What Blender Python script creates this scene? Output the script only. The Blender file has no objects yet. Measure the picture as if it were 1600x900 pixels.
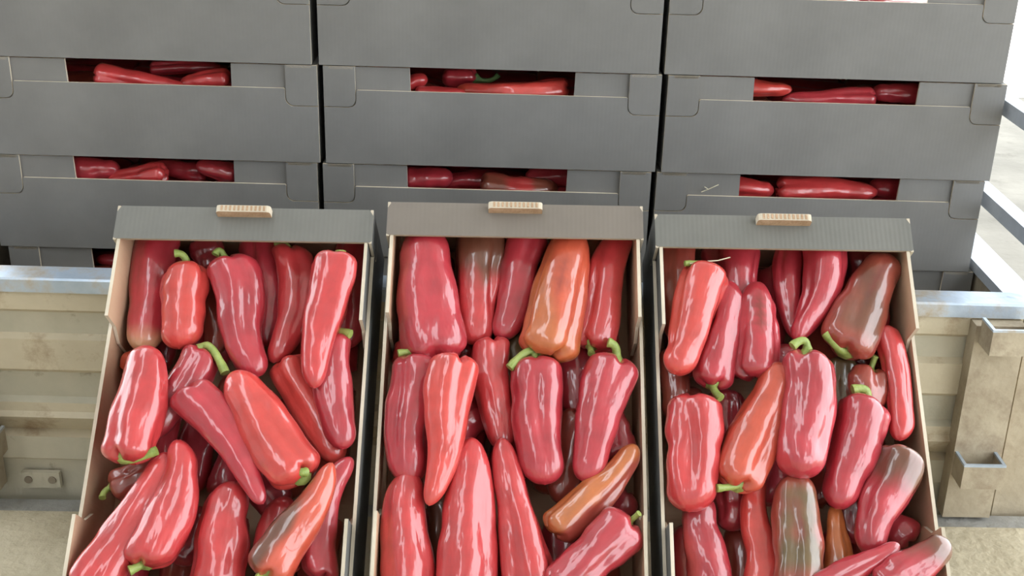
import bpy, math, random
import numpy as np
from mathutils import Matrix, Vector

# ------------------------------------------------------------------ camera
FPX, PITCH, ROLL, HC = 1900.0, math.radians(23.0), math.radians(1.0), 1.2
cp, sp, cr, sr = math.cos(PITCH), math.sin(PITCH), math.cos(ROLL), math.sin(ROLL)
CF = np.array([0, cp, -sp]); U0 = np.array([0, sp, cp]); R0 = np.array([1.0, 0, 0])
CR = R0 * cr + U0 * sr
CU = U0 * cr - R0 * sr
CO = np.array([0, 0, HC])
scn = bpy.context.scene
COL = scn.collection
cam_d = bpy.data.cameras.new('camera'); cam = bpy.data.objects.new('camera', cam_d); COL.objects.link(cam)
cam_d.sensor_width = 36; cam_d.lens = 36 * FPX / 1600; cam_d.clip_start = .05; cam_d.clip_end = 300
M = Matrix.Identity(4)
for i in range(3):
    M[i][0], M[i][1], M[i][2], M[i][3] = CR[i], CU[i], -CF[i], CO[i]
cam.matrix_world = M
scn.camera = cam

# ------------------------------------------------------------------ light
w = bpy.data.worlds.new('sky'); scn.world = w; w.use_nodes = True
bg = w.node_tree.nodes['Background']
bg.inputs[0].default_value = (.90, .96, 1.0, 1); bg.inputs[1].default_value = 5.3
sd = bpy.data.lights.new('sun', 'SUN'); sd.energy = 5; sd.angle = math.radians(1.0); sd.color = (1, .95, .86)
sun = bpy.data.objects.new('sun', sd); COL.objects.link(sun)
sun.rotation_euler = Vector((-.12, -.42, -.9)).to_track_quat('-Z', 'Y').to_euler()
sun.location = (2, 6, 9)
scn.view_settings.view_transform = 'Standard'; scn.view_settings.look = 'None'
scn.view_settings.gamma = 1; scn.view_settings.use_curve_mapping = False
scn.view_settings.exposure = 0.0

# ------------------------------------------------------------------ materials
def new_mat(name):
    m = bpy.data.materials.new(name); m.use_nodes = True
    return m, m.node_tree.nodes, m.node_tree.links, m.node_tree.nodes['Principled BSDF']

def noisy(name, c1, c2, scale=12, rough=.6, bump=.1, bscale=None, metallic=0, detail=6, lo=.35, hi=.68, spec=.5, c3=None, s3=4, lo3=.55, hi3=.7):
    m, n, l, b = new_mat(name)
    tc = n.new('ShaderNodeTexCoord')
    t = n.new('ShaderNodeTexNoise'); t.inputs['Scale'].default_value = scale; t.inputs['Detail'].default_value = detail
    t.inputs['Roughness'].default_value = .62
    l.new(tc.outputs['Object'], t.inputs['Vector'])
    r = n.new('ShaderNodeValToRGB'); r.color_ramp.elements[0].color = (*c1, 1); r.color_ramp.elements[1].color = (*c2, 1)
    r.color_ramp.elements[0].position = lo; r.color_ramp.elements[1].position = hi
    l.new(t.outputs['Fac'], r.inputs['Fac'])
    out = r.outputs['Color']
    if c3:
        t3 = n.new('ShaderNodeTexNoise'); t3.inputs['Scale'].default_value = s3; t3.inputs['Detail'].default_value = 8
        t3.inputs['Roughness'].default_value = .7
        l.new(tc.outputs['Object'], t3.inputs['Vector'])
        r3 = n.new('ShaderNodeValToRGB'); r3.color_ramp.elements[0].position = lo3; r3.color_ramp.elements[1].position = hi3
        l.new(t3.outputs['Fac'], r3.inputs['Fac'])
        mx = n.new('ShaderNodeMix'); mx.data_type = 'RGBA'
        l.new(r3.outputs['Color'], mx.inputs['Factor']); l.new(out, mx.inputs['A']); mx.inputs['B'].default_value = (*c3, 1)
        out = mx.outputs['Result']
    l.new(out, b.inputs['Base Color'])
    b.inputs['Roughness'].default_value = rough; b.inputs['Metallic'].default_value = metallic
    b.inputs['Specular IOR Level'].default_value = spec
    if bump:
        t2 = n.new('ShaderNodeTexNoise'); t2.inputs['Scale'].default_value = bscale or scale * 4; t2.inputs['Detail'].default_value = 8
        l.new(tc.outputs['Object'], t2.inputs['Vector'])
        bp = n.new('ShaderNodeBump'); bp.inputs['Strength'].default_value = bump; bp.inputs['Distance'].default_value = .01
        l.new(t2.outputs['Fac'], bp.inputs['Height']); l.new(bp.outputs['Normal'], b.inputs['Normal'])
    return m

def card(name, c1, c2, rough, flute=0.0, axis='X', spec=.4):
    """carton board: soft mottling plus the faint print-through of the flutes"""
    m, n, l, b = new_mat(name)
    tc = n.new('ShaderNodeTexCoord')
    t = n.new('ShaderNodeTexNoise'); t.inputs['Scale'].default_value = 9; t.inputs['Detail'].default_value = 8; t.inputs['Roughness'].default_value = .6
    l.new(tc.outputs['Object'], t.inputs['Vector'])
    r = n.new('ShaderNodeValToRGB'); r.color_ramp.elements[0].color = (*c1, 1); r.color_ramp.elements[1].color = (*c2, 1)
    r.color_ramp.elements[0].position = .3; r.color_ramp.elements[1].position = .7
    l.new(t.outputs['Fac'], r.inputs['Fac']); l.new(r.outputs['Color'], b.inputs['Base Color'])
    b.inputs['Roughness'].default_value = rough; b.inputs['Specular IOR Level'].default_value = spec
    if flute:
        wv = n.new('ShaderNodeTexWave'); wv.bands_direction = axis; wv.inputs['Scale'].default_value = 45
        wv.inputs['Distortion'].default_value = .3
        l.new(tc.outputs['Object'], wv.inputs['Vector'])
        bp = n.new('ShaderNodeBump'); bp.inputs['Strength'].default_value = flute; bp.inputs['Distance'].default_value = .0006
        l.new(wv.outputs['Fac'], bp.inputs['Height']); l.new(bp.outputs['Normal'], b.inputs['Normal'])
    return m

M_GREY = card('haze_grey_printed_board', (.152, .148, .142), (.188, .183, .176), .52, .06)  # black print washed to grey, ledges too: haze put into the colour
M_LEDGE = card('haze_grey_printed_ledge', (.135, .132, .117), (.170, .164, .146), .58, .22, 'Y')
M_LEDGEW = card('haze_warm_grey_printed_ledge', (.165, .140, .117), (.200, .170, .142), .58, .12, 'Y')
M_EDGEK = card('brown_cut_edge', (.30, .25, .18), (.42, .36, .27), .85)
M_KRAFT = card('brown_kraft_liner', (.46, .30, .19), (.56, .375, .245), .75, .15)
M_EDGE = card('cut_board_edge', (.48, .41, .31), (.66, .58, .46), .85)
M_TAB = noisy('fluted_kraft_tab', (.38, .24, .14), (.50, .34, .22), 40, .8, .3)
M_GATE = noisy('weathered_cream_paint', (.50, .425, .295), (.60, .52, .375), 7, .62, .12, 60, c3=(.32, .22, .13), s3=9, lo3=.53, hi3=.70)
M_GATEB = noisy('weathered_greenish_paint', (.44, .405, .305), (.53, .48, .365), 9, .62, .12, 60, c3=(.22, .16, .10), s3=14, lo3=.60, hi3=.74)
M_POST = noisy('dusty_beige_paint', (.33, .27, .185), (.44, .37, .265), 10, .65, .15, 70, c3=(.20, .14, .09), s3=12, lo3=.5, hi3=.75)
M_METAL = noisy('sky_tinted_worn_steel', (.40, .48, .58), (.54, .61, .70), 14, .42, .1, 80, metallic=.55, c3=(.42, .34, .24), s3=7, lo3=.5, hi3=.66)  # blue tint puts the sky's reflection into the base colour
M_RAIL = noisy('grey_painted_tube', (.42, .46, .52), (.52, .56, .62), 14, .45, .05, 80, metallic=.3)
M_SIDE = noisy('muddy_trailer_side', (.17, .135, .095), (.30, .25, .18), 9, .75, .2, 60)
M_DARK = noisy('dark_undercarriage', (.05, .05, .05), (.09, .09, .09), 10, .7, .1)
M_TYRE = noisy('black_rubber', (.03, .03, .03), (.05, .05, .05), 20, .85, .1)
M_FLOOR = noisy('dusty_cream_concrete', (.40, .34, .23), (.53, .46, .33), 5, .9, .5, 55, c3=(.33, .27, .18), s3=16, lo3=.52, hi3=.8)
M_CURB = noisy('grey_concrete_edge', (.22, .21, .19), (.36, .35, .32), 12, .9, .4, 60)
M_YARD = noisy('sunlit_yard_gravel', (.100, .094, .080), (.150, .142, .122), 2.2, .95, .6, 9, c3=(.065, .060, .048), s3=5.0, lo3=.55, hi3=.75)
M_GLARE = noisy('pale_glare_ground', (.52, .50, .46), (.66, .64, .59), 3, .95, .3, 12)  # near-white tone puts the far yard's glare into colour
M_ADDED = noisy('added_shed_sheet', (.45, .46, .47), (.55, .56, .57), 4, .6, .0)  # sheeting of the added roof and walls
M_STRAW = noisy('pale_straw', (.55, .50, .36), (.68, .62, .47), 30, .7, 0)

def pepper_material():
    m, n, l, b = new_mat('glossy_pepper_skin')
    a = n.new('ShaderNodeAttribute'); a.attribute_name = 'skin'
    tc = n.new('ShaderNodeTexCoord')
    t = n.new('ShaderNodeTexNoise'); t.inputs['Scale'].default_value = 38; t.inputs['Detail'].default_value = 6
    l.new(tc.outputs['Object'], t.inputs['Vector'])
    mr = n.new('ShaderNodeMapRange'); mr.inputs['From Min'].default_value = .3; mr.inputs['From Max'].default_value = .7
    mr.inputs['To Min'].default_value = .86; mr.inputs['To Max'].default_value = 1.12
    l.new(t.outputs['Fac'], mr.inputs['Value'])
    vm = n.new('ShaderNodeVectorMath'); vm.operation = 'SCALE'
    l.new(a.outputs['Color'], vm.inputs[0]); l.new(mr.outputs['Result'], vm.inputs['Scale'])
    l.new(vm.outputs['Vector'], b.inputs['Base Color'])
    b.inputs['Roughness'].default_value = .36; b.inputs['Specular IOR Level'].default_value = .5
    b.inputs['Coat Weight'].default_value = 1.0; b.inputs['Coat Roughness'].default_value = .07; b.inputs['Coat IOR'].default_value = 1.55
    t2 = n.new('ShaderNodeTexNoise'); t2.inputs['Scale'].default_value = 26; t2.inputs['Detail'].default_value = 3
    mp = n.new('ShaderNodeMapping'); mp.inputs['Scale'].default_value = (.45, 1.2, 1.2)
    l.new(tc.outputs['Object'], mp.inputs['Vector']); l.new(mp.outputs['Vector'], t2.inputs['Vector'])
    bp = n.new('ShaderNodeBump'); bp.inputs['Strength'].default_value = .35; bp.inputs['Distance'].default_value = .012
    l.new(t2.outputs['Fac'], bp.inputs['Height'])
    l.new(bp.outputs['Normal'], b.inputs['Normal']); l.new(bp.outputs['Normal'], b.inputs['Coat Normal'])
    return m
M_PEP = pepper_material()
M_STEM = noisy('green_pepper_stem', (.20, .27, .055), (.36, .43, .12), 45, .45, .2)
M_STEMD = noisy('dark_green_pepper_stem', (.08, .16, .05), (.15, .25, .08), 45, .45, .2)

# ------------------------------------------------------------------ helpers
class MB:
    def __init__(s): s.v = []; s.f = []; s.m = []; s.sm = []
    def add(s, vs, fs, mi=0, smooth=False):
        o = len(s.v); s.v += [tuple(map(float, p)) for p in vs]
        for k, fc in enumerate(fs):
            s.f.append([i + o for i in fc]); s.m.append(mi[k] if isinstance(mi, (list, tuple)) else mi); s.sm.append(smooth)
    def box(s, a, b, mi=0):
        (x0, y0, z0), (x1, y1, z1) = a, b
        vs = [(x0, y0, z0), (x1, y0, z0), (x1, y1, z0), (x0, y1, z0), (x0, y0, z1), (x1, y0, z1), (x1, y1, z1), (x0, y1, z1)]
        s.add(vs, [(0, 3, 2, 1), (4, 5, 6, 7), (0, 1, 5, 4), (1, 2, 6, 5), (2, 3, 7, 6), (3, 0, 4, 7)], mi)
    def prism(s, poly, o, u, v, nrm, t, mats=(0, 1, 2)):
        """poly in (u,v); outer face at o, back face at o - nrm*t"""
        o, u, v, nrm = map(np.array, (o, u, v, nrm))
        if np.dot(np.cross(u, v), nrm) < 0: poly = poly[::-1]
        n = len(poly)
        A = [o + u * p[0] + v * p[1] for p in poly]; B = [p - nrm * t for p in A]
        fs = [list(range(n)), list(range(2 * n - 1, n - 1, -1))]; ms = [mats[0], mats[1]]
        for i in range(n):
            j = (i + 1) % n; fs.append([j, i, i + n, j + n]); ms.append(mats[2])
        s.add(A + B, fs, ms)
    def tube(s, pts, rad, sides=8, mi=0, caps=True):
        pts = [np.array(p, float) for p in pts]; n = len(pts)
        if not hasattr(rad, '__len__'): rad = [rad] * n
        up = None; vs = []
        for i in range(n):
            d = pts[min(i + 1, n - 1)] - pts[max(i - 1, 0)]; d /= np.linalg.norm(d) + 1e-12
            if up is None:
                up = np.cross(d, (0, 0, 1.0))
                if np.linalg.norm(up) < .1: up = np.cross(d, (1.0, 0, 0))
            up = up - d * (up @ d); up /= np.linalg.norm(up); sd = np.cross(d, up)
            for k in range(sides):
                a = 2 * math.pi * k / sides; vs.append(pts[i] + rad[i] * (up * math.cos(a) + sd * math.sin(a)))
        fs = []
        for i in range(n - 1):
            for k in range(sides):
                k2 = (k + 1) % sides; fs.append([i * sides + k, i * sides + k2, (i + 1) * sides + k2, (i + 1) * sides + k])
        s.add(vs, fs, mi, True)
        if caps: s.add(vs[:sides], [list(range(sides))[::-1]], mi); s.add(vs[-sides:], [list(range(sides))], mi)
    def mesh(s, name, mats):
        me = bpy.data.meshes.new(name); me.from_pydata(s.v, [], s.f)
        for m in mats: me.materials.append(m)
        me.polygons.foreach_set('material_index', s.m); me.polygons.foreach_set('use_smooth', s.sm); me.update()
        return me

def obj(name, me, parent=None, loc=None):
    o = bpy.data.objects.new(name, me); COL.objects.link(o)
    if parent is not None: o.parent = parent
    if loc is not None: o.location = loc
    return o
def tag(o, label, cat, group=None):
    o['label'] = label; o['category'] = cat
    if group: o['group'] = group
    return o
def struct(name, mb, mats):
    o = obj(name, mb.mesh(name, mats)); o['kind'] = 'structure'; return o

def ray(px, py):
    d = CF + CR * ((px - 800) / FPX) - CU * ((py - 450) / FPX)
    return d

TILT = .0105                                   # the trailer leans a touch to the right
# ------------------------------------------------------------------ setting
RIM_Y, RIM_Z = 1.85, .41
mb = MB(); mb.box((-6, -3.2, -.6), (6, RIM_Y - .055, 0)); struct('floor', mb, [M_FLOOR])
mb = MB(); mb.box((-6, RIM_Y - .055, -.6), (6, RIM_Y - .012, -.004)); struct('trim_1', mb, [M_CURB])
mb = MB(); mb.box((-30, RIM_Y - .012, -.75), (30, 60, -.6)); mb2 = mb; struct('floor_yard', mb, [M_YARD])
mb = MB(); mb.prism([(-30 + i * 1.5, 7.3 + .35 * math.sin(i * 1.7) + .2 * math.sin(i * 4.1)) for i in range(41)] + [(30, 60), (-30, 60)], (0, 0, -.585), (1, 0, 0), (0, 1, 0), (0, 0, 1), .02, (0, 0, 0)); struct('floor_glare', mb, [M_GLARE])  # far ground painted pale to stand for glare
mb = MB(); mb.box((-.95, -3.2, 3.1), (2.6, 4.6, 3.2)); struct('ceiling_added', mb, [M_ADDED])          # unseen roof added to shade the load; open strip gives pepper highlights
mb = MB(); mb.box((-4.5, -3.2, 3.1), (-1.62, 4.6, 3.2)); struct('ceiling_added_left', mb, [M_ADDED])  # other half of the added roof, bounding the sky strip
mb = MB(); mb.box((-4.5, -3.2, 0), (2.6, -3.1, 3.1)); struct('wall_added_front', mb, [M_ADDED])  # unseen wall added to cut light from behind the camera
mb = MB(); mb.box((-4.5, -3.1, 0), (-4.4, 1.7, 3.1)); struct('wall_added_left', mb, [M_ADDED])  # unseen wall added to dim the light from the left
for k, (x, y) in enumerate([(2.4, -.6), (-4.3, 4.4), (2.4, 4.4)]):
    mb = MB(); mb.box((x - .06, y - .06, 0 if y < 0 else -.6), (x + .06, y + .06, 3.1)); struct('trim_%d' % (k + 2), mb, [M_RAIL])

# ------------------------------------------------------------------ trailer
BED = .172
tr = obj('farm_trailer', None, loc=(0, RIM_Y, 0))
tag(tr, 'cream ribbed metal farm trailer with grey rim, loaded with the stacked cartons', 'trailer')
def tpart(name, mb, mats, parent=tr):
    return obj(name, mb.mesh(name, mats), parent)
# coordinates here are relative to the tailgate's front plane
prof = [(.004, .398), (.0, .39), (.0, .352), (.010, .344), (.010, .305), (.0, .297), (.0, .240), (.012, .230), (.012, .183), (.002, .175), (.002, .158), (-.006, .150), (.022, .112), (.004, .106), (.004, .062), (.012, .056), (.012, -.07)]
def shz(x, z): return z - x * TILT
mb = MB(); XA, XB = -.955, .853
vs = []; fs = []; ms = []
n = len(prof)
for x in (XA, XB): vs += [(x, y, shz(x, z)) for y, z in prof]
vs += [(x, .045, shz(x, z)) for x in (XA, XB) for z in (.398, -.07)]
for i in range(n - 1): fs.append([i, i + 1, n + i + 1, n + i]); ms.append(1 if i in (3, 7, 8, 13, 15) else 0)
b0 = 2 * n
fs += [[0, n, b0 + 2, b0], [n - 1, b0 + 1, b0 + 3, 2 * n - 1], [b0, b0 + 2, b0 + 3, b0 + 1], list(range(n))[::-1] + [b0, b0 + 1][::1], [n + i for i in range(n)] + [b0 + 3, b0 + 2]]; ms += [0] * 5
mb.add(vs, fs, ms)
gate = tpart('tailgate', mb, [M_GATE, M_GATEB])
mb = MB()
vs = []
rp = [(-.006, .386), (-.006, .408), (-.003, .411), (.048, .411), (.051, .408), (.051, .386)]
for x in (-1.0, 1.02): vs += [(x, y, shz(x, z)) for y, z in rp]
mb.add(vs, [[i, (i + 1) % 6, 6 + (i + 1) % 6, 6 + i] for i in range(6)] + [[5, 4, 3, 2, 1, 0], [6, 7, 8, 9, 10, 11]])
rim = tpart('top_rim', mb, [M_METAL], gate); rim['label'] = 'worn grey metal top rim of the tailgate'
for x0, x1 in ((.765, .848), (-.985, -.893)):
    mb = MB(); zz = shz(x0, 0)
    mb.box((x0, -.030, zz + .012), (x1, .003, zz + .382)); tpart('hinge_post', mb, [M_POST], gate)
def pocket(x0, x1, z0, z1, dep=.042):
    mb = MB(); t = .004; yb = -.030; zz = shz(x0, 0); z0 += zz; z1 += zz
    # open topped strap cup: three walls
    y0 = yb - dep; z2 = z1 - .004
    mb.box((x0, y0, z0), (x1, y0 + t, z2)); mb.box((x0, y0 + t, z0), (x0 + t, yb, z2)); mb.box((x1 - t, y0 + t, z0), (x1, yb, z2))
    mb.box((x0 + t, y0 + t, z0), (x1 - t, yb, z0 + t))
    e = .0006                                   # bright worn lip
    mb.box((x0 - e, y0 - e, z2), (x1 + e, y0 + t + e, z1), 1); mb.box((x0 - e, y0 + t + e, z2), (x0 + t + e, yb, z1), 1); mb.box((x1 - t - e, y0 + t + e, z2), (x1 + e, yb, z1), 1)
    return tpart('stake_pocket', mb, [M_POST, M_METAL], gate)
pocket(-.972, -.892, .352, .398, .050); pocket(.772, .852, .352, .398, .050); pocket(.768, .838, .098, .145, .045); pocket(-.965, -.866, .098, .145, .048)
mb = MB(); mb.box((-.862, -.006, .016), (-.795, .004, .047))
hp = tpart('hinge_plate', mb, [M_GATEB], gate)
for x in (-.850, -.808):
    mb = MB(); mb.tube([(x, -.004, .033), (x, -.0085, .033)], .007, 12); tpart('bolt', mb, [M_SIDE], gate)
mb = MB(); mb.box((.864, .0, -.02), (1.0, .05, .382)); tpart('corner_post', mb, [M_POST])
mb = MB(); mb.box((-1.06, .0, 0), (-.99, .05, .40)); tpart('corner_post', mb, [M_POST])
# bed, sides and rails; lengthwise along +y
LEN = 2.6
mb = MB(); mb.add([(x, y, shz(x, z)) for x, y, z in [(-1.02, .046, BED - .03), (1.0, .046, BED - .03), (1.0, LEN, BED - .03), (-1.02, LEN, BED - .03), (-1.02, .046, BED), (1.0, .046, BED), (1.0, LEN, BED), (-1.02, LEN, BED)]],
    [(0, 3, 2, 1), (4, 5, 6, 7), (0, 1, 5, 4), (1, 2, 6, 5), (2, 3, 7, 6), (3, 0, 4, 7)]); tpart('bed', mb, [M_SIDE])
mb = MB(); mb.box((-.99, .70, BED + .012), (.87, .73, .92)); tpart('added_light_board', mb, [M_SIDE])  # unseen board added to stop light entering the rear slots
for sx, x0 in ((1, .878), (-1, -1.04)):
    mb = MB(); z = shz(x0, 0); mb.box((x0, .052, z + BED + .002), (x0 + .04, LEN, z + .352)); sw = tpart('side_wall', mb, [M_SIDE])
    mb = MB(); mb.box((x0 - .006, .052, z + .352), (x0 + .052, LEN, z + .372)); tpart('side_rim', mb, [M_RAIL], sw)
    for k, (zr) in enumerate((.485, .665)):
        mb = MB(); mb.box((x0 + .004, .052, z + zr - .014), (x0 + .034, LEN, z + zr + .014)); tpart('side_rail', mb, [M_RAIL])
    for yy in (1.3, 2.5):
        mb = MB(); mb.box((x0 + .005, yy, z + .372), (x0 + .033, yy + .03, z + .70)); tpart('rail_upright', mb, [M_RAIL])
mb = MB()
for x in (-.45, .40): mb.box((x, .06, .04), (x + .08, LEN + .6, BED - .03 + .004 - abs(x) * TILT))
mb.box((-.9, 1.25, -.16), (.86, 1.33, .04)); mb.box((-.45, 1.25, -.16), (-.37, 1.33, .05)); tpart('chassis', mb, [M_DARK])
for x in (-.78, .58):
    mb = MB(); ring = [(x + dx, 0, 0) for dx in (0, .02, .18, .20)]
    mb.tube([(x + dx, 1.29, -.24) for dx in (0, .02, .18, .20)], [.32, .36, .36, .32], 32); wh = tpart('wheel', mb, [M_TYRE])
    mb = MB(); mb.tube([(x - .004, 1.29, -.24), (x + .204, 1.29, -.24)], .17, 24); tpart('wheel_hub', mb, [M_METAL], wh)

# ------------------------------------------------------------------ cartons
T = .005
def carton_meshes(L, W, H, ledge=M_LEDGE):
    out = []; GM = [M_GREY, M_KRAFT, M_EDGE]
    b = MB(); b.box((-L / 2 + T, -W / 2 + T, .0005), (L / 2 - T, W / 2 - T, T), 1); out.append(('base_panel', b.mesh('base_panel', GM)))
    zp, zn, tw = H - .042, H - .074, .058
    def arc(cx, cz, r, a0, a1, k=5): return [(cx + r * math.cos(a0 + (a1 - a0) * i / k), cz + r * math.sin(a0 + (a1 - a0) * i / k)) for i in range(k + 1)]
    R = .014
    xe = L / 2 - tw
    right = [(L / 2, 0), (L / 2, zn), (xe + R, zn)] + [(xe + R - R * math.sin(a), zn + R - R * math.cos(a)) for a in (math.radians(d) for d in (18, 36, 54, 72, 90))] + [(xe, zp - .002), (xe - .002, zp)]
    left = [(-x, z) for x, z in reversed(right)]
    panel = right + left
    g = .0016
    tab = [(L / 2, zn + g), (L / 2, H), (xe + g, H), (xe + g, zn + R + g)] + [(xe + g + R - R * math.cos(a), zn + g + R - R * math.sin(a)) for a in (math.radians(d) for d in (18, 36, 54, 72, 90))]
    fl = [(L / 2 - T, .02), (L / 2 - T, H - .001), (.147, H - .001), (.146, H - .042), (.130, H - .072), (.130, .05), (.150, .02)]
    for sy in (-1, 1):
        nrm = (0, sy, 0); o = (0, sy * W / 2, 0)
        b = MB(); b.prism(panel, o, (1, 0, 0), (0, 0, 1), nrm, T); out.append(('side_panel', b.mesh('side_panel', GM)))
        for sx in (-1, 1):
            b = MB(); b.prism([(sx * x, z) for x, z in tab], o, (1, 0, 0), (0, 0, 1), nrm, T * .9); out.append(('corner_tab', b.mesh('corner_tab', GM)))
            b = MB(); b.prism([(sx * x, z) for x, z in fl], (0, sy * (W / 2 - T - .0008), 0), (1, 0, 0), (0, 0, 1), nrm, T); out.append(('corner_flap', b.mesh('corner_flap', GM)))
    for sx in (-1, 1):
        b = MB(); b.prism([(-W / 2 + T, 0), (W / 2 - T, 0), (W / 2 - T, H - T), (-W / 2 + T, H - T)], (sx * L / 2, 0, 0), (0, 1, 0), (0, 0, 1), (sx, 0, 0), T); out.append(('end_panel', b.mesh('end_panel', GM)))
        b = MB(); ww = W / 2
        b.prism([(0, -ww + .006), (.010, -ww), (.053, -ww), (.055, -ww + .003), (.055, ww - .003), (.053, ww), (.010, ww), (0, ww - .006)], (sx * L / 2, 0, H + .0005), (-sx, 0, 0), (0, 1, 0), (0, 0, 1), T); out.append(('end_ledge', b.mesh('end_ledge', [ledge, M_KRAFT, M_EDGEK])))
    return out
def carton(mesh_list, label, mat, group, tabs=False, H=.18, L=.6):
    e = bpy.data.objects.new('cardboard_carton', None); COL.objects.link(e); e.matrix_world = mat; tag(e, label, 'carton', group)
    for nm, me in mesh_list: obj(nm, me, e)
    if tabs:
        for sx in (-1, 1):
            b = MB(); hw = .041; r = .005
            xc = sx * (L / 2 - .010)
            po = [(-hw, -.001), (hw, -.001), (hw, .013), (hw - r * .3, .013 + r * .7), (hw - r, .013 + r), (-hw + r, .013 + r), (-hw + r * .3, .013 + r * .7), (-hw, .013)]
            b.prism(po, (xc - sx * .006, 0, H + .0006), (0, 1, 0), (0, 0, 1), (-sx, 0, 0), .011, (0, 0, 1))
            # flutes seen along the cut top edge
            for k in range(11):
                y = -.032 + k * .0064
                b.box((xc - .004, y - .0016, H + .0180), (xc + .004, y + .0016, H + .0194), 0)
            ob = obj('stacking_tab', b.mesh('stacking_tab', [M_TAB, M_EDGE]), e); ob['label'] = 'brown folded stacking tab'
    return e

# ------------------------------------------------------------------ peppers
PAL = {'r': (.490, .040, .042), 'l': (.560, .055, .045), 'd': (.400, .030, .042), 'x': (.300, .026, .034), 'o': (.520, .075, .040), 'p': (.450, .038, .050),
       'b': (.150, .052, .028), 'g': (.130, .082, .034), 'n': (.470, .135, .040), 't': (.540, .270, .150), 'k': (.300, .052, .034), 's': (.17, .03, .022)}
def smooth(a, b, x):
    t = np.clip((x - a) / (b - a), 0, 1); return t * t * (3 - 2 * t)
def pepper_data(L, w, k=.55, te=.80, bow=0., sb=0., col='r', seed=0, thick=.84, seg=44, nb=46, lob=1.0, tipbow=0., scar=None):
    """axis along x: head at -L/2, tip at +L/2; z up"""
    rs = np.random.RandomState(seed)
    sb = sb + rs.uniform(-.035, .035); tipbow = tipbow + rs.uniform(-.035, .035); bulge = rs.uniform(.0, .10); bt = rs.uniform(.25, .6)
    ts = min(.30 * w / L, .3)
    u = np.linspace(0, 1, nb); t = .5 - .5 * np.cos(u * math.pi); t = .35 * u + .65 * t
    t0 = .06 * w / L
    t = t0 + t * (1 - t0)
    k = min(k + (.10 if k > .37 else 0), .9)
    sh = (1 - np.clip(1 - t / ts, 0, 1) ** 2.4) ** (1 / 2.4)
    tap = 1 - (1 - k) * t ** 1.7
    tip = np.sqrt(np.clip(1 - (np.clip(t - te, 0, 1) / (1 - te)) ** 2.1, 0, 1))
    R = sh * tap * tip * (1 + bulge * np.exp(-((t - bt) / .2) ** 2) - .06 * np.exp(-((t - rs.uniform(.15, .8)) / .08) ** 2)); R /= R.max()
    X = t * L
    crx = np.array([.11, .10, .065, .025, .004]) * w; crr = np.array([.02, .10, .19, .30, .43])
    keep = R > .001; R[-1] = .012
    XX = np.concatenate([crx, X]); RR = np.concatenate([crr, R]); TT = np.concatenate([np.zeros(5), t])
    nr = len(XX)
    th = np.arange(seg) * 2 * math.pi / seg
    TH, Tt = np.meshgrid(th, TT)
    mod = np.ones_like(TH)
    nl = 3 if rs.rand() < .7 else 4
    rot = rs.rand() * 6.28; tw = rs.uniform(-.5, .5)
    lobesum = np.zeros_like(TH)
    for i in range(nl):
        a = rot + i * 2 * math.pi / nl + rs.uniform(-.25, .25)
        dd = np.angle(np.exp(1j * (TH - a - tw * Tt)))
        A = rs.uniform(.10, .24) * lob
        g = np.exp(-(dd / rs.uniform(.22, .40)) ** 2) * (1 - .7 * smooth(.5, .95, Tt)) * (.75 + .4 * np.sin(Tt * rs.uniform(3, 7) + rs.rand() * 6))
        mod -= A * g; lobesum += g
    for i in range(6):
        t1 = rs.uniform(.08, .92); a = rs.rand() * 6.28; dd = np.angle(np.exp(1j * (TH - a)))
        mod += rs.uniform(-.12, .06) * np.exp(-((Tt - t1) / rs.uniform(.05, .14)) ** 2 - (dd / rs.uniform(.3, .7)) ** 2)
    for i in range(9):                                             # fine lengthwise creases and puckers
        t1 = rs.uniform(.05, .95); a = rs.rand() * 6.28; dd = np.angle(np.exp(1j * (TH - a - rs.uniform(-.6, .6) * Tt)))
        mod += rs.choice([-1, -1, 1]) * rs.uniform(.02, .06) * lob * np.exp(-((Tt - t1) / rs.uniform(.08, .25)) ** 2 - (dd / rs.uniform(.10, .2)) ** 2)
    mod += .012 * np.sin(Tt * 23 + 3 * np.sin(TH + rot)) * smooth(.0, .2, Tt) + .025 * np.sin(Tt * 9 + rs.rand() * 6 + 2 * TH)
    crater = np.concatenate([np.array([0, .2, .4, .6, .8]), np.ones(nb)])[:, None]
    mod = 1 + (mod - 1) * crater
    rad = RR[:, None] * w / 2 * mod
    Y = rad * np.cos(TH); Z = rad * np.sin(TH) * thick
    xs = XX[:, None] + 0 * TH
    xs += .15 * w * lobesum * np.exp(-Tt / (.10 * max(w / L, .2) * 2)) * np.where(RR[:, None] > .25, 1, .3)
    # centre line
    s = TT[:, None]
    cl = bow * L * (4 * s * (1 - s)) + sb * L * np.sin(2 * math.pi * s) * .5 + tipbow * L * smooth(.6, 1.0, s) + .012 * L * np.sin(s * 5 + rs.rand() * 6)
    Y = Y + cl - (bow * L * .5)
    Z = Z + .02 * L * np.sin(s * 3.3 + rs.rand() * 6) * .5
    xs = xs - L / 2
    V = np.stack([xs, Y, Z], -1).reshape(-1, 3)
    V = np.vstack([V, [[XX[-1] + .001 - L / 2, cl[-1, 0] - bow * L * .5, Z[-1].mean()]]])
    V = np.vstack([V, [[XX[0] - L / 2, cl[0, 0] - bow * L * .5, Z[0].mean()]]])
    F = []
    for i in range(nr - 1):
        o = i * seg
        for j in range(seg):
            j2 = (j + 1) % seg; F.append((o + j, o + j2, o + seg + j2, o + seg + j))
    la = (nr - 1) * seg; ia = nr * seg; ib = ia + 1
    for j in range(seg):
        j2 = (j + 1) % seg; F.append((la + j, la + j2, ia)); F.append((j2, j, ib))
    F = [tuple(reversed(f)) for f in F]
    # colour of the skin
    base = np.array(PAL[col[0]]); C = np.ones((len(V), 3)) * base
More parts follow.
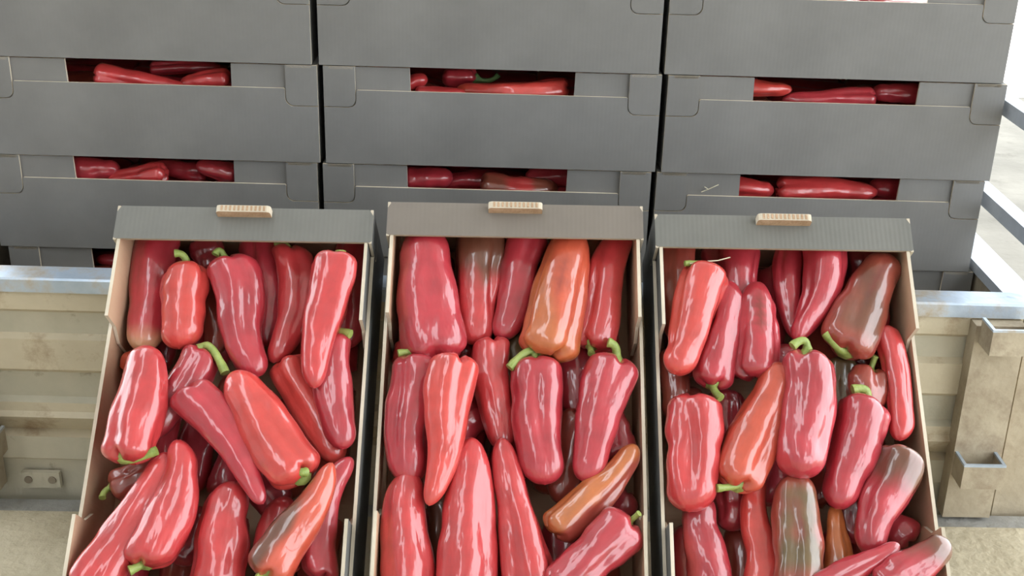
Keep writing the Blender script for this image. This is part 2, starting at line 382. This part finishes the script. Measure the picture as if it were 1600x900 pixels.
    P = V * np.array([1, 1, 1.0])
    def nz(f, sd):
        r2 = np.random.RandomState(sd); acc = np.zeros(len(V))
        for q in range(5):
            d = r2.normal(size=3) * f * (1 + .5 * q); acc += np.sin(P @ d + r2.rand() * 6.28) / (1 + .4 * q)
        return acc / 2.6
    v1 = nz(26, seed + 5)
    C *= (1 + .13 * v1)[:, None]
    if len(col) > 2:
        pc = np.array(PAL[col[1]]); mode = col[3:]
        tv = np.concatenate([np.repeat(TT, seg), [1, 0]]); n2 = nz(32, seed + 9) * .16
        zz = V[:, 2] / (w * .5 * thick)
        if mode == 'head': wt = smooth(.55, .30, tv + n2)
        elif mode == 'tip': wt = smooth(.55, .80, tv + n2)
        elif mode == 'end': wt = smooth(.80, .97, tv + n2 * .6)
        elif mode == 'top': wt = smooth(.25, .8, zz + n2 * 2) * smooth(1.0, .75, tv) * smooth(.02, .25, tv)
        elif mode == 'left': wt = smooth(.05, .5, V[:, 1] / (w * .5) + n2 * 2)
        elif mode == 'right': wt = smooth(.05, .5, -V[:, 1] / (w * .5) + n2 * 2)
        elif mode == 'scar': wt = smooth(.75, 1.0, zz + n2) * np.exp(-(((tv - .45) / .16) ** 2)) * np.exp(-((V[:, 1] / (.10 * w)) ** 2)) * 1.0
        else: wt = smooth(-.2, .5, nz(20, seed + 3)) * .7 + .15
        C = C * (1 - wt[:, None]) + pc * wt[:, None] * (1 + .12 * v1)[:, None]
    if scar:                                                       # dark scar and groove marks along the upper side
        t1, ln, wd, sc = scar
        tv = np.concatenate([np.repeat(TT, seg), [1, 0]]); clv = np.concatenate([np.repeat(cl[:, 0] - bow * L * .5, seg), [9, 9]])
        yy = (V[:, 1] - clv) / w; jag = 1 + .8 * np.sin(tv * 70 + seed)
        wt = np.exp(-((tv - t1) / ln) ** 4) * np.exp(-(yy / (wd * jag + .03)) ** 2) * (V[:, 2] > 0)
        wt = np.clip(wt, 0, 1)[:, None] * .85; C = C * (1 - wt) + np.array(PAL[sc]) * wt
    return V, F, np.clip(C, 0, 1)
def pepper_mesh(V, F, C, name='sweet_pepper'):
    me = bpy.data.meshes.new(name); me.from_pydata(V.tolist(), [], F)
    at = me.color_attributes.new('skin', 'FLOAT_COLOR', 'POINT')
    at.data.foreach_set('color', np.hstack([C, np.ones((len(C), 1))]).astype(np.float32).ravel())
    me.materials.append(M_PEP); me.polygons.foreach_set('use_smooth', [True] * len(F)); me.update()
    return me
def stem_mesh(pts, rad, mat):
    """stem along a quadratic curve with a flared calyx at its root"""
    p0, p1, p2 = [np.array(p, float) for p in pts]; n = 12
    c = [(1 - t) ** 2 * p0 + 2 * t * (1 - t) * p1 + t * t * p2 for t in np.linspace(0, 1, n)]
    rr = [rad * (2.6 if i == 0 else 2.1 if i == 1 else 1.25 if i == 2 else 1.0 if i < n - 2 else 1.18) for i in range(n)]
    b = MB(); b.tube(c, rr, 9)
    return b.mesh('stem', [mat])

def heap_mesh(L, W, depth, seed, spread=1.0):
    """unseen lower layers: pepper bodies joined"""
    rs = np.random.RandomState(seed); VV = []; FF = []; CC = []; o = 0
    rows = max(1, int(depth / .062))
    for lay in range(rows):
        for i in range(5):
            for j in range(3):
                ln = rs.uniform(.19, .22); wd = rs.uniform(.068, .078)
                V, F, C = pepper_data(ln, wd, rs.uniform(.35, .6), .8, rs.uniform(-.05, .05), 0, rs.choice(['x', 'd', 'd', 'k']), seed + lay * 50 + i * 3 + j, seg=14, nb=14)
                a = (rs.uniform(-.25, .25) + (math.pi if rs.rand() < .5 else 0)) + (0 if W > .3 else 0)
                cx = (j - 1) * (L * .5 - .105) * 1.0; cy = (i - 2) * (W * .5 - .042) / 2
                ca, sa = math.cos(a), math.sin(a)
                X = V[:, 0] * ca * .92 - V[:, 1] * sa; Y = V[:, 0] * sa * .45 + V[:, 1] * abs(ca)
                V = np.stack([X + cx, Y + cy, V[:, 2] + .008 + .032 + lay * .056 + rs.uniform(0, .004)], 1)
                V[:, 1] = np.clip(V[:, 1], -W / 2 + .012, W / 2 - .012); V[:, 0] = np.clip(V[:, 0], -L / 2 + .008, L / 2 - .008)
                VV.append(V); FF += [tuple(q + o for q in f) for f in F]; CC.append(C); o += len(V)
    return np.vstack(VV), FF, np.vstack(CC)

class Frame:
    """a carton's own axes, with pixel rays cut by a plane of given height in it"""
    def __init__(s, mat):
        s.m = mat; A = np.array(mat); s.R = A[:3, :3]; s.o = A[:3, 3]
    def at(s, px, py, h):
        d = s.R.T @ ray(px, py); c = s.R.T @ (CO - s.o); t = (h - c[2]) / d[2]
        return c + d * t, t
class Field:
    def __init__(s, L, W, cell=.004):
        s.L, s.W, s.c = L, W, cell; s.nx = int(L / cell) + 40; s.ny = int(W / cell) + 40; s.h = np.zeros((s.nx, s.ny))
    def idx(s, V):
        return np.clip(((V[:, 0] + s.L / 2) / s.c + 20).astype(int), 0, s.nx - 1), np.clip(((V[:, 1] + s.W / 2) / s.c + 20).astype(int), 0, s.ny - 1)
    def rest(s, V, pct=92):
        i, j = s.idx(V); lo = np.full_like(s.h, 9.); np.minimum.at(lo, (i, j), V[:, 2])
        m = lo < 8; return np.percentile((s.h - lo)[m], pct)
    def put(s, V):
        i, j = s.idx(V); np.maximum.at(s.h, (i, j), V[:, 2])

def place(frame, spec, field, H, group, LAY, walls=None):
    hx, hy, tx, ty, wpx, lay, col, kw, stem, label = spec
    kw = dict(kw); pitch = math.radians(kw.pop('pitch', 0)); fix = kw.pop('fix', None); up = kw.pop('up', 0); roll = kw.pop('roll', 0)
    seed = kw.pop('seed', int(hx * 7 + hy * 13 + tx) % 9999)
    h = LAY[lay] + up; target = h
    for it in range(3):
        a, ta = frame.at(hx, hy, h); b, tb = frame.at(tx, ty, h)
        d = b - a; L = float(np.hypot(d[0], d[1])); w_ = 1.05 * wpx * .5 * (ta + tb) / FPX; ang = math.atan2(d[1], d[0])
        V, F, C = pepper_data(L, w_, seed=seed, col=col, **kw)
        ca, sa = math.cos(ang), math.sin(ang); cpi, spi = math.cos(pitch), math.sin(pitch)
        Rp = np.array([[cpi, 0, -spi], [0, 1, 0], [spi, 0, cpi]]); Rz = np.array([[ca, -sa, 0], [sa, ca, 0], [0, 0, 1]])
        Rl = Rz @ Rp
        Vw = V @ Rl.T + np.array([(a[0] + b[0]) / 2, (a[1] + b[1]) / 2, 0])
        lowv = Vw[:, 2] + h < H - .020                             # keep inside the side walls
        if lowv.any():
            lim = FW / 2 - .008; hi = Vw[lowv, 1].max() - lim; lo = -lim - Vw[lowv, 1].min()
            sh = -max(hi, 0) + max(lo, 0) if not (hi > 0 and lo > 0) else 0
            sh = max(-.03, min(.03, sh)); Vw[:, 1] += sh
        else: sh = 0
        if fix is None:
            r = field.rest(Vw); h = min(max(r, target - .012), target + .016)
        else: h = fix
    Vw[:, 2] += h; field.put(Vw)
    loc = np.array([(a[0] + b[0]) / 2, (a[1] + b[1]) / 2 + sh, h])
    m4 = Matrix.Identity(4)
    for i in range(3):
        for j in range(3): m4[i][j] = Rl[i, j]
        m4[i][3] = loc[i]
    o = obj('sweet_pepper', pepper_mesh(V, F, C)); o.matrix_world = frame.m @ m4; tag(o, label, 'pepper', group)
    if stem:
        sx, sy, style = stem[0], stem[1], (stem[2] if len(stem) > 2 else {})
        q, _ = frame.at(sx, sy, h + style.get('h', .012)); ql = Rl.T @ (q - loc)
        hd = np.array([-L / 2 + .10 * w_, V[:36, 1].mean(), V[:36, 2].mean()])
        ln = np.linalg.norm(ql - hd); mid = hd + np.array([-1, 0, 0]) * ln * style.get('out', .55) + np.array([0, 0, style.get('lift', .006)])
        st = obj('stem', stem_mesh((hd, mid, ql), style.get('r', .0050), M_STEMD if style.get('dark') else M_STEM), o); st['label'] = 'green stem' if not style.get('dark') else 'dark green stem'
    return o

# ------------------------------------------------------------------ stacked cartons
SL, SW, SH, PITCHZ = .60, .385, .178, .180
SY = 2.126
stack_meshes = carton_meshes(SL, SW, SH)
colx = [-.657, -.047, .563]
names_c = ['left', 'middle', 'right']; names_r = ['topmost', 'second from top', 'third from top', 'lowest']
rowz = [.715, .535, .355, .175]
hv, hf, hc = heap_mesh(SL - .03, SW - .03, .13, 400)
heap_me = pepper_mesh(hv, hf, hc, 'pepper_heap')
random.seed(4)
SFR = {}
for c in range(3):
    for r in range(4):
        x = colx[c] + random.uniform(-.003, .003) + (.004 if r % 2 else -.002)
        mat = Matrix.Translation((x, SY + SW / 2 + random.uniform(0, .004), rowz[r] - x * TILT + .0)) @ Matrix.Rotation(TILT, 4, 'Y')
        carton(stack_meshes, '%s carton in the %s column of the stack on the trailer' % (['topmost grey', 'second grey', 'third grey', 'lowest grey'][r], names_c[c]), mat, 'grey cartons stacked on the trailer')
        h = obj('pepper_heap', heap_me); h.matrix_world = mat @ Matrix.Translation((0, 0, -.002)); h['kind'] = 'stuff'
        tag(h, 'red peppers filling the %s carton of the %s stack column' % (['topmost', 'second', 'third', 'lowest'][r], names_c[c]), 'peppers')
        SFR[c, r] = Frame(mat)

# slot peppers: carton column, row, head px, tip px, width px, depth behind the front, colour, options, stem, label
SLOT = [
 (0,1,148,116,300,137,44,.045,'p',dict(k=.30,te=.9,bow=.03),None,'plump red pepper at left in the upper slot of the left stack column'),
 (0,1,362,124,282,130,40,.050,'r',dict(k=.5),None,'red pepper end at right in the upper slot of the left stack column'),
 (0,1,235,108,345,104,26,.115,'k',dict(k=.6),None,'dark pepper at the back of the upper slot, left stack column'),
 (0,2,100,264,188,266,46,.055,'d',dict(k=.6),None,'red pepper leftmost in the lower slot of the left stack column'),
 (0,2,262,268,168,283,44,.045,'p',dict(k=.5,bow=-.06),None,'curved shiny red pepper in the lower slot of the left stack column'),
 (0,2,325,268,240,262,38,.090,'x',dict(k=.6),None,'dark red pepper set back in the lower slot of the left stack column'),
 (0,2,372,272,306,258,36,.055,'d',dict(k=.6),None,'red pepper rightmost in the lower slot of the left stack column'),
 (0,3,230,408,150,406,26,.055,'k',dict(k=.6),None,'brownish pepper in the lowest visible slot of the left stack column'),
 (1,1,612,136,668,122,34,.060,'p',dict(k=.5),None,'red pepper leftmost in the upper slot of the middle stack column'),
 (1,1,745,122,690,120,40,.105,'x',dict(k=.6),(678,124,dict(dark=1,r=.0045,h=.0)),'dark red pepper with green stem in the upper slot, middle stack column'),
 (1,1,648,148,728,146,30,.046,'r',dict(k=.5),None,'low red pepper under the green stem, upper slot, middle stack column'),
 (1,1,890,138,712,145,42,.050,'lo_end',dict(k=.42,te=.88,bow=.10),None,'long bright arched pepper in the upper slot of the middle stack column'),
 (1,2,630,280,708,278,44,.055,'x',dict(k=.6),None,'purplish red pepper leftmost in the lower slot, middle stack column'),
 (1,2,770,284,690,282,40,.090,'x',dict(k=.6),None,'dark pepper in the centre of the lower slot, middle stack column'),
 (1,2,750,288,872,296,48,.050,'rb_all',dict(k=.6,bow=-.03),None,'wrinkled brown-red pepper in the lower slot of the middle stack column'),
 (1,2,905,276,820,274,40,.085,'x',dict(k=.6),None,'dark red pepper rightmost in the lower slot, middle stack column'),
 (2,1,1140,136,1238,139,34,.048,'l',dict(k=.55,te=.75),None,'bright red pepper leftmost in the upper slot of the right stack column'),
 (2,1,1368,152,1222,158,40,.050,'d',dict(k=.45,te=.85),None,'long red pepper in the middle of the upper slot, right stack column'),
 (2,1,1440,148,1362,146,40,.065,'x',dict(k=.6),None,'dark red pepper rightmost in the upper slot, right stack column'),
 (2,2,1120,288,1210,298,42,.048,'r',dict(k=.5),None,'bright red pepper leftmost in the lower slot of the right stack column'),
 (2,2,1212,296,1370,298,46,.052,'p',dict(k=.55),None,'long red pepper in the middle of the lower slot, right stack column'),
 (2,2,1425,294,1358,292,40,.070,'x',dict(k=.6),None,'dark red pepper rightmost in the lower slot, right stack column'),
 (2,0,1195,-14,1330,-12,40,.050,'r',dict(k=.5),None,'red pepper at the very top edge over the right stack column'),
]
for c, r, hx, hy, tx, ty, wpx, dep, col, kw, stem, label in SLOT:
    yv = SY + dep
    def at3(px, py):
        d = ray(px, py); t = yv / d[1]; return CO + d * t, t
    a, ta = at3(hx, hy); b, tb = at3(tx, ty)
    d = b - a; L = float(np.linalg.norm(d)); wd = wpx * .5 * (ta + tb) / FPX
    col = {'x': 'd', 'd': 'p', 'p': 'r', 'k': 'd'}.get(col[0], col[0]) + col[1:]  # lighter skins stand in for light missing inside the slots
    V, F, C = pepper_data(L, wd, seed=int(hx * 3 + hy), col=col, thick=.9, **kw)
    ex = d / L; ey = np.cross((0, 0, 1.0), ex); ey /= np.linalg.norm(ey); ez = np.cross(ex, ey)
    ce = (a + b) / 2
    # stay under the carton above
    cap = rowz[r] + SH - ce[0] * TILT - .001
    Vw = V @ np.stack([ex, ey, ez]); over = (Vw[:, 2] + ce[2]).max() - cap
    if over > 0: ce = ce - np.array([0, 0, over])
    m4 = Matrix.Identity(4)
    for i in range(3): m4[i][0], m4[i][1], m4[i][2], m4[i][3] = ex[i], ey[i], ez[i], ce[i]
    o = obj('sweet_pepper', pepper_mesh(V, F, C)); o.matrix_world = m4; tag(o, label, 'pepper', 'peppers seen through the carton slots')
    if stem:
        q, _ = at3(stem[0], stem[1]); Ri = np.stack([ex, ey, ez]); ql = Ri @ (q - ce); hd = np.array([-L / 2 + .1 * wd, 0, 0])
        ql = hd + np.array([-.045, .0, .008])
        st = obj('stem', stem_mesh((hd, hd + np.array([-.03, 0, -.012]), ql), stem[2]['r'], M_STEMD), o); st['label'] = 'dark green stem'

# ------------------------------------------------------------------ leaning cartons
FL, FW, FH = .655, .390, .180
front_meshes = carton_meshes(FL, FW, FH); front_meshes_warm = carton_meshes(FL, FW, FH, M_LEDGEW)
def lean(xc, deg, yaw):
    a = math.radians(deg); yb = RIM_Y - .008 - (RIM_Z + .001 + max(0, -xc) * TILT + .002) / math.tan(a)
    es = Vector((0, -math.cos(a), -math.sin(a))); en = Vector((0, -math.sin(a), math.cos(a)))
    base = Vector((xc, yb, 0)) - es * (FL / 2)
    m = Matrix.Identity(4)
    for i in range(3): m[i][0], m[i][1], m[i][2], m[i][3] = es[i], (1.0, 0, 0)[i], en[i], base[i]
    return m @ Matrix.Rotation(math.radians(yaw), 4, 'Z')
FRONT = [lean(-.408, 43.4, 0), lean(.003, 45.0, 0), lean(.411, 43.4, 0)]
FR = []
hv, hf, hc = heap_mesh(FL - .03, FW - .03, .065, 77)
heap2 = pepper_mesh(hv, hf, hc, 'pepper_layer')
for m, nm in zip(FRONT, names_c):
    carton(front_meshes_warm if nm == 'middle' else front_meshes, 'grey carton of peppers leaning on the tailgate, %s one of three' % {'left': 'leftmost', 'middle': 'middle', 'right': 'rightmost'}[nm], m, 'open cartons leaning on the tailgate', True, FH, FL)
    h = obj('pepper_layer', heap2); h.matrix_world = m; h['kind'] = 'stuff'; tag(h, 'buried bottom layer of peppers in the %s leaning carton' % nm, 'peppers')
    FR.append(Frame(m))
LAYS = {0: FH - .030, 1: FH - .058, 2: FH - .085}
E = {}
# head x,y  tip x,y  width  layer  colour  options  stem  label
LEFT = [
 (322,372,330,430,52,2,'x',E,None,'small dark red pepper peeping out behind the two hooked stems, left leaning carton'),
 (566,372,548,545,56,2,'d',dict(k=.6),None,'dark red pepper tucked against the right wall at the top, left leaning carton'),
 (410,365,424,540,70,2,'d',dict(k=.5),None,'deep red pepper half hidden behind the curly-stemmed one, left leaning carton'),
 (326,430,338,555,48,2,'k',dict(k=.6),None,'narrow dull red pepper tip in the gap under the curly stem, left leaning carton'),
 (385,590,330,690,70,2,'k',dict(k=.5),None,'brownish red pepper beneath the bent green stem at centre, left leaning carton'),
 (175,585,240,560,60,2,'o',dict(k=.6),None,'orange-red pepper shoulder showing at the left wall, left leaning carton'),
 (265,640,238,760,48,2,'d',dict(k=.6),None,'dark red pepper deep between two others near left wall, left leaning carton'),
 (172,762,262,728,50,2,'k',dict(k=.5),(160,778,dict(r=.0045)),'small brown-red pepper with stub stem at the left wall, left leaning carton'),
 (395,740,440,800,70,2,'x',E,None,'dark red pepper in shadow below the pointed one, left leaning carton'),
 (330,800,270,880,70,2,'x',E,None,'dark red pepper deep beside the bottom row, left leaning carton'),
 (246,362,212,549,68,1,'dt_end',dict(k=.62,te=.86,pitch=2),None,'dull red pepper with pale bruised tip, top left corner of left leaning carton'),
 (463,384,440,568,64,1,'r',dict(k=.45,bow=.10,te=.85),(430,383,dict(r=.0045)),'curved red pepper at upper right with stem under ledge, left leaning carton'),
 (448,560,528,724,64,1,'l',dict(k=.6),None,'bright red pepper slanting right under the tall ones, left leaning carton'),
 (430,900,440,775,74,1,'r',dict(k=.45),None,'plain red pepper behind the orange one at the bottom, left leaning carton'),
 (545,524,552,704,62,0,'d',dict(k=.62,te=.82,bow=-.03),(548,522,dict(h=.012,r=.006)),'deep red pepper with short stem against the right wall, left leaning carton'),
 (318,545,240,688,62,0,'d',dict(k=.5,bow=.05),(352,583,dict(out=.5,lift=.012,r=.0060)),'glossy red pepper with stem bending right at centre, left leaning carton'),
 (292,412,284,545,74,0,'l',dict(k=.80,te=.78),(273,396,dict(out=.75,lift=.012,r=.0055)),'bright red blocky pepper with hooked stem at upper left, left leaning carton'),
 (352,405,400,590,80,0,'d',dict(k=.42,te=.86,sb=.05,bow=.02),(336,398,dict(out=1.4,lift=.012,r=.0050)),'big bent red pepper with curly stem, upper middle of left leaning carton'),
 (522,396,492,606,76,0,'r',dict(k=.36,te=.88),(538,396,dict(r=.004)),'long smooth red pepper with shiny left side, upper right of left leaning carton'),
 (198,724,236,540,82,0,'r',dict(k=.55,te=.84,sb=.03,up=.014),(245,704,dict(out=.25,lift=.004,r=.0058)),'wrinkled red pepper with stem low at right, by left wall of left leaning carton'),
 (370,880,340,880,10,2,'x',E,None,'') ,
 (290,604,420,782,72,0,'d',dict(k=.26,te=.93,bow=.03),None,'knobbly pepper with a sharp point towards lower right, left leaning carton'),
 (474,750,356,586,84,0,'l',dict(k=.6,te=.74,bow=.03),(478,738,dict(r=.006,lift=.024,out=.1)),'large plump red pepper with stub stem at lower right, left leaning carton'),
 (500,905,540,712,56,0,'d',dict(k=.5,te=.82,bow=.12),None,'curved red pepper hugging the right wall at the bottom, left leaning carton'),
 (330,930,362,752,86,0,'r',dict(k=.62,te=.8),None,'wide red pepper pointing up in the middle of the bottom row, left leaning carton'),
 (128,930,256,708,82,0,'r',dict(k=.36,te=.88,up=.026),None,'red pepper slanting along the left wall at bottom, left leaning carton'),
 (232,888,290,688,80,0,'r',dict(k=.40,te=.85,bow=-.10),(202,892,dict(out=.3,r=.006)),'curved red pepper pointing up with stem at lower left, left leaning carton'),
 (415,905,522,724,76,0,'ob_left',dict(k=.34,te=.84,up=.006),(400,900,dict(r=.005)),'orange and brown mottled pepper at the bottom, left leaning carton'),
]
MID = [
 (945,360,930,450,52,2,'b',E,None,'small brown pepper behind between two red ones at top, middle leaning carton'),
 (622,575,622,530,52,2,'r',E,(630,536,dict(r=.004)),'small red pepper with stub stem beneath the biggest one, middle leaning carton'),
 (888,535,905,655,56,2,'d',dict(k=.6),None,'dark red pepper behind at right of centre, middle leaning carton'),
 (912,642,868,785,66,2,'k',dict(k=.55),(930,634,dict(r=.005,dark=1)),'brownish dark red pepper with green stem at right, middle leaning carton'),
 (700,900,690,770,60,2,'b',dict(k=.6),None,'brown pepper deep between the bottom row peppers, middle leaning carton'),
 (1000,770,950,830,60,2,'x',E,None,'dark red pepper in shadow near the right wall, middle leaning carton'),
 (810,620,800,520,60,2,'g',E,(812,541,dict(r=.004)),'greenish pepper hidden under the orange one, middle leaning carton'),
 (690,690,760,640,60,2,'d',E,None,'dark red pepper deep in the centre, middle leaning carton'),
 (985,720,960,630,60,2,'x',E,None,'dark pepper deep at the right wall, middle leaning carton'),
 (752,352,738,540,80,1,'rb_head',dict(k=.52,te=.84),None,'red pepper turning brown at the top, beside biggest one, middle leaning carton'),
 (832,360,780,530,64,1,'d',dict(k=.55,te=.86),None,'slender deep red pepper slanting left at the top, middle leaning carton'),
 (766,528,778,704,60,1,'r',dict(k=.55,te=.84),None,'narrow grooved red pepper in the centre, middle leaning carton'),
 (925,545,982,352,68,1,'r',dict(k=.45,te=.85,bow=.05),(924,552,dict(r=.005)),'tall red pepper pointing up in the top right corner, middle leaning carton'),
 (850,560,900,356,92,0,'on_all',dict(k=.42,te=.84,scar=(.55,.16,.03,'k')),None,'orange-red pepper with dark groove, wide end down, middle leaning carton'),
 (685,566,654,352,98,0,'d',dict(k=.55,te=.78),None,'biggest glossy red pepper, wide end down at top left, middle leaning carton'),
 (630,556,610,756,82,0,'d',dict(k=.55,te=.82),(622,552,dict(r=.005)),'deep red pepper at the left wall with small stem, middle leaning carton'),
 (716,556,672,790,80,0,'l',dict(k=.28,te=.90),None,'orange-red pepper tapering to a point at lower left, middle leaning carton'),
 (836,558,846,758,80,0,'d',dict(k=.72,te=.82),(796,575,dict(out=.8,lift=.012,r=.0058)),'shiny red pepper with stem bent left at centre, middle leaning carton'),
 (976,558,914,750,82,0,'d',dict(k=.40,te=.86,bow=.02),(950,535,dict(out=.8,lift=.010,r=.0065)),'red pepper with upright stem near right wall, middle leaning carton'),
 (864,835,1002,702,62,0,'nk_right',dict(k=.40,te=.86,bow=-.05),None,'curved orange pepper lying diagonally at lower right, middle leaning carton'),
 (632,945,636,730,84,0,'r',dict(k=.45,te=.82),None,'red pepper pointing up in the bottom left corner, middle leaning carton'),
 (832,945,786,684,80,0,'r',dict(k=.36,te=.88),None,'long red pepper right of centre in the bottom row, middle leaning carton'),
 (722,945,742,684,98,0,'r',dict(k=.42,te=.80),None,'widest grooved red pepper pointing up in the bottom row, middle leaning carton'),
 (995,812,868,930,80,0,'d',dict(k=.60,te=.84),(999,802,dict(r=.004)),'dented red pepper lying diagonally in the bottom right corner, middle leaning carton'),
]
RIGHT = [
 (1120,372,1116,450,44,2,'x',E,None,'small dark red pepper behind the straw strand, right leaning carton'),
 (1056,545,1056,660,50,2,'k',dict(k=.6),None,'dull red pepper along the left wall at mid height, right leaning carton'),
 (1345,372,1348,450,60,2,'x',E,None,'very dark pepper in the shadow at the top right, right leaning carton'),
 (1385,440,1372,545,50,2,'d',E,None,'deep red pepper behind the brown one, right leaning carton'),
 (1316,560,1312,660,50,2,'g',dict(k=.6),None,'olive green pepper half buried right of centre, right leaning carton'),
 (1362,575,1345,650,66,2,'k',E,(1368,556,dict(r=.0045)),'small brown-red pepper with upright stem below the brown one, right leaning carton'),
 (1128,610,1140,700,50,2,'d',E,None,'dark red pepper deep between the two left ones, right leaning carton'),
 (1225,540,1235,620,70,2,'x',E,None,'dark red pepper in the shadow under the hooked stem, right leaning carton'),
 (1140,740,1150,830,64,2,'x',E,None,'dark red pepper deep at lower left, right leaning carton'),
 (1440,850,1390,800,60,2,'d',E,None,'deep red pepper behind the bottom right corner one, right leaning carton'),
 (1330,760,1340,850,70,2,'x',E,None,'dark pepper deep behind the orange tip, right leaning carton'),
 (1064,365,1052,530,54,1,'k',dict(k=.7),None,'dull brown-red pepper in the top left corner, right leaning carton'),
 (1162,362,1150,490,60,1,'d',dict(k=.6),None,'wrinkled deep red pepper under the ledge, right leaning carton'),
 (1233,366,1240,533,46,1,'d',dict(k=.5,bow=-.05),None,'slim red pepper with curved tip at top centre, right leaning carton'),
 (1292,364,1258,536,72,1,'d',dict(k=.34,te=.88,bow=.06),None,'shiny pointed red pepper at the top, right leaning carton'),
 (1388,510,1412,690,42,1,'r',dict(k=.75,te=.85,bow=.09),None,'slim banana-shaped red pepper along the right wall, right leaning carton'),
 (1115,606,1140,440,62,1,'d',dict(k=.6),(1127,622,dict(out=.4,r=.0055)),'red pepper wide end down beside the glossy one, right leaning carton'),
 (1180,594,1184,440,70,1,'d',dict(k=.60,te=.74,scar=(.62,.20,.07,'s')),None,'red pepper with a dark star-shaped scar, right leaning carton'),
 (1110,925,1090,770,66,1,'d',dict(k=.6),None,'dull red pepper under the wide one at lower left, right leaning carton'),
 (1182,925,1188,748,56,1,'l',dict(k=.45,te=.9,sb=-.06),None,'slim bright red pepper with narrow neck in the bottom row, right leaning carton'),
 (1308,910,1306,784,46,1,'n',dict(k=.35,te=.84),None,'orange pepper tip pointing up in the bottom row, right leaning carton'),
 (1325,552,1394,398,84,0,'kb_top',dict(k=.52,te=.86,scar=(.68,.18,.03,'s')),(1290,520,dict(out=.4,lift=.01,r=.0065)),'brown pepper with stem at its left, top right of right leaning carton'),
 (1100,414,1040,585,74,0,'l',dict(k=.55,te=.86),(1070,412,dict(out=.3,r=.004)),'bright glossy red pepper at upper left with pale streak, right leaning carton'),
 (1148,764,1222,568,80,0,'o',dict(k=.52,te=.84),(1120,763,dict(out=.15,r=.005)),'orange-red pepper slanting with stem at lower left, right leaning carton'),
 (1263,550,1258,748,82,0,'d',dict(k=.80,te=.84),(1238,541,dict(out=1.3,lift=.012,r=.006)),'blocky red pepper with hooked stem at centre, right leaning carton'),
 (1086,618,1078,800,88,0,'r',dict(k=.74,te=.80,lob=1.4),None,'wide two-lobed red pepper at the left wall, right leaning carton'),
 (1356,622,1306,795,84,0,'d',dict(k=.45,te=.84),(1332,609,dict(out=.9,lift=.012,r=.0065)),'dented red pepper with green stem right of centre, right leaning carton'),
 (1424,700,1362,866,76,0,'db_head',dict(k=.45,te=.86),None,'brown-topped red pepper near the right wall, right leaning carton'),
 (1246,925,1244,740,78,0,'kg_top',dict(k=.75,te=.78,scar=(.50,.12,.025,'s')),None,'dark brown pepper standing in the bottom row, right leaning carton'),
 (1270,930,1402,846,44,0,'d',dict(k=.4,te=.88),None,'slim red pepper lying diagonally in the bottom row, right leaning carton'),
 (1378,925,1488,850,66,0,'db_tip',dict(k=.45,te=.86,up=.034,pitch=4),None,'red and brown pepper over the bottom right corner, right leaning carton'),
]
for fr, lst, nm in zip(FR, (LEFT, MID, RIGHT), names_c):
    fd = Field(FL, FW); fd.h[:] = .060
    for spec in lst:
        if not spec[9]: continue
        place(fr, spec, fd, FH, 'peppers in the %s leaning carton' % nm, LAYS)

# ------------------------------------------------------------------ straw bits
def strand(px, h, fr, label, r=.0009):
    pts = [fr.m @ Vector(fr.at(x, y, h)[0]) for x, y in px]
    c = sum(pts, Vector()) / len(pts); b = MB(); b.tube([p - c for p in pts], r, 6)
    o = obj('straw_strand', b.mesh('straw_strand', [M_STRAW]), loc=c); tag(o, label, 'straw'); return o
strand([(1078, 412), (1096, 409), (1122, 407), (1141, 402)], FH - .006, FR[2], 'thin pale straw strand lying across the stem in the right leaning carton')

def loose_straw(p, label):
    b = MB(); b.tube([(0, 0, 0), (.012, -.002, .006), (.030, -.004, .016)], .0009, 6); b.tube([(.012, -.002, .006), (.004, -.006, .012)], .0008, 6)
    o = obj('straw_strand', b.mesh('straw_strand', [M_STRAW]), loc=p); tag(o, label, 'straw')
loose_straw((.345, SY + .0035, .4945), 'short pale straw bit caught on the carton edge in the right stack column')
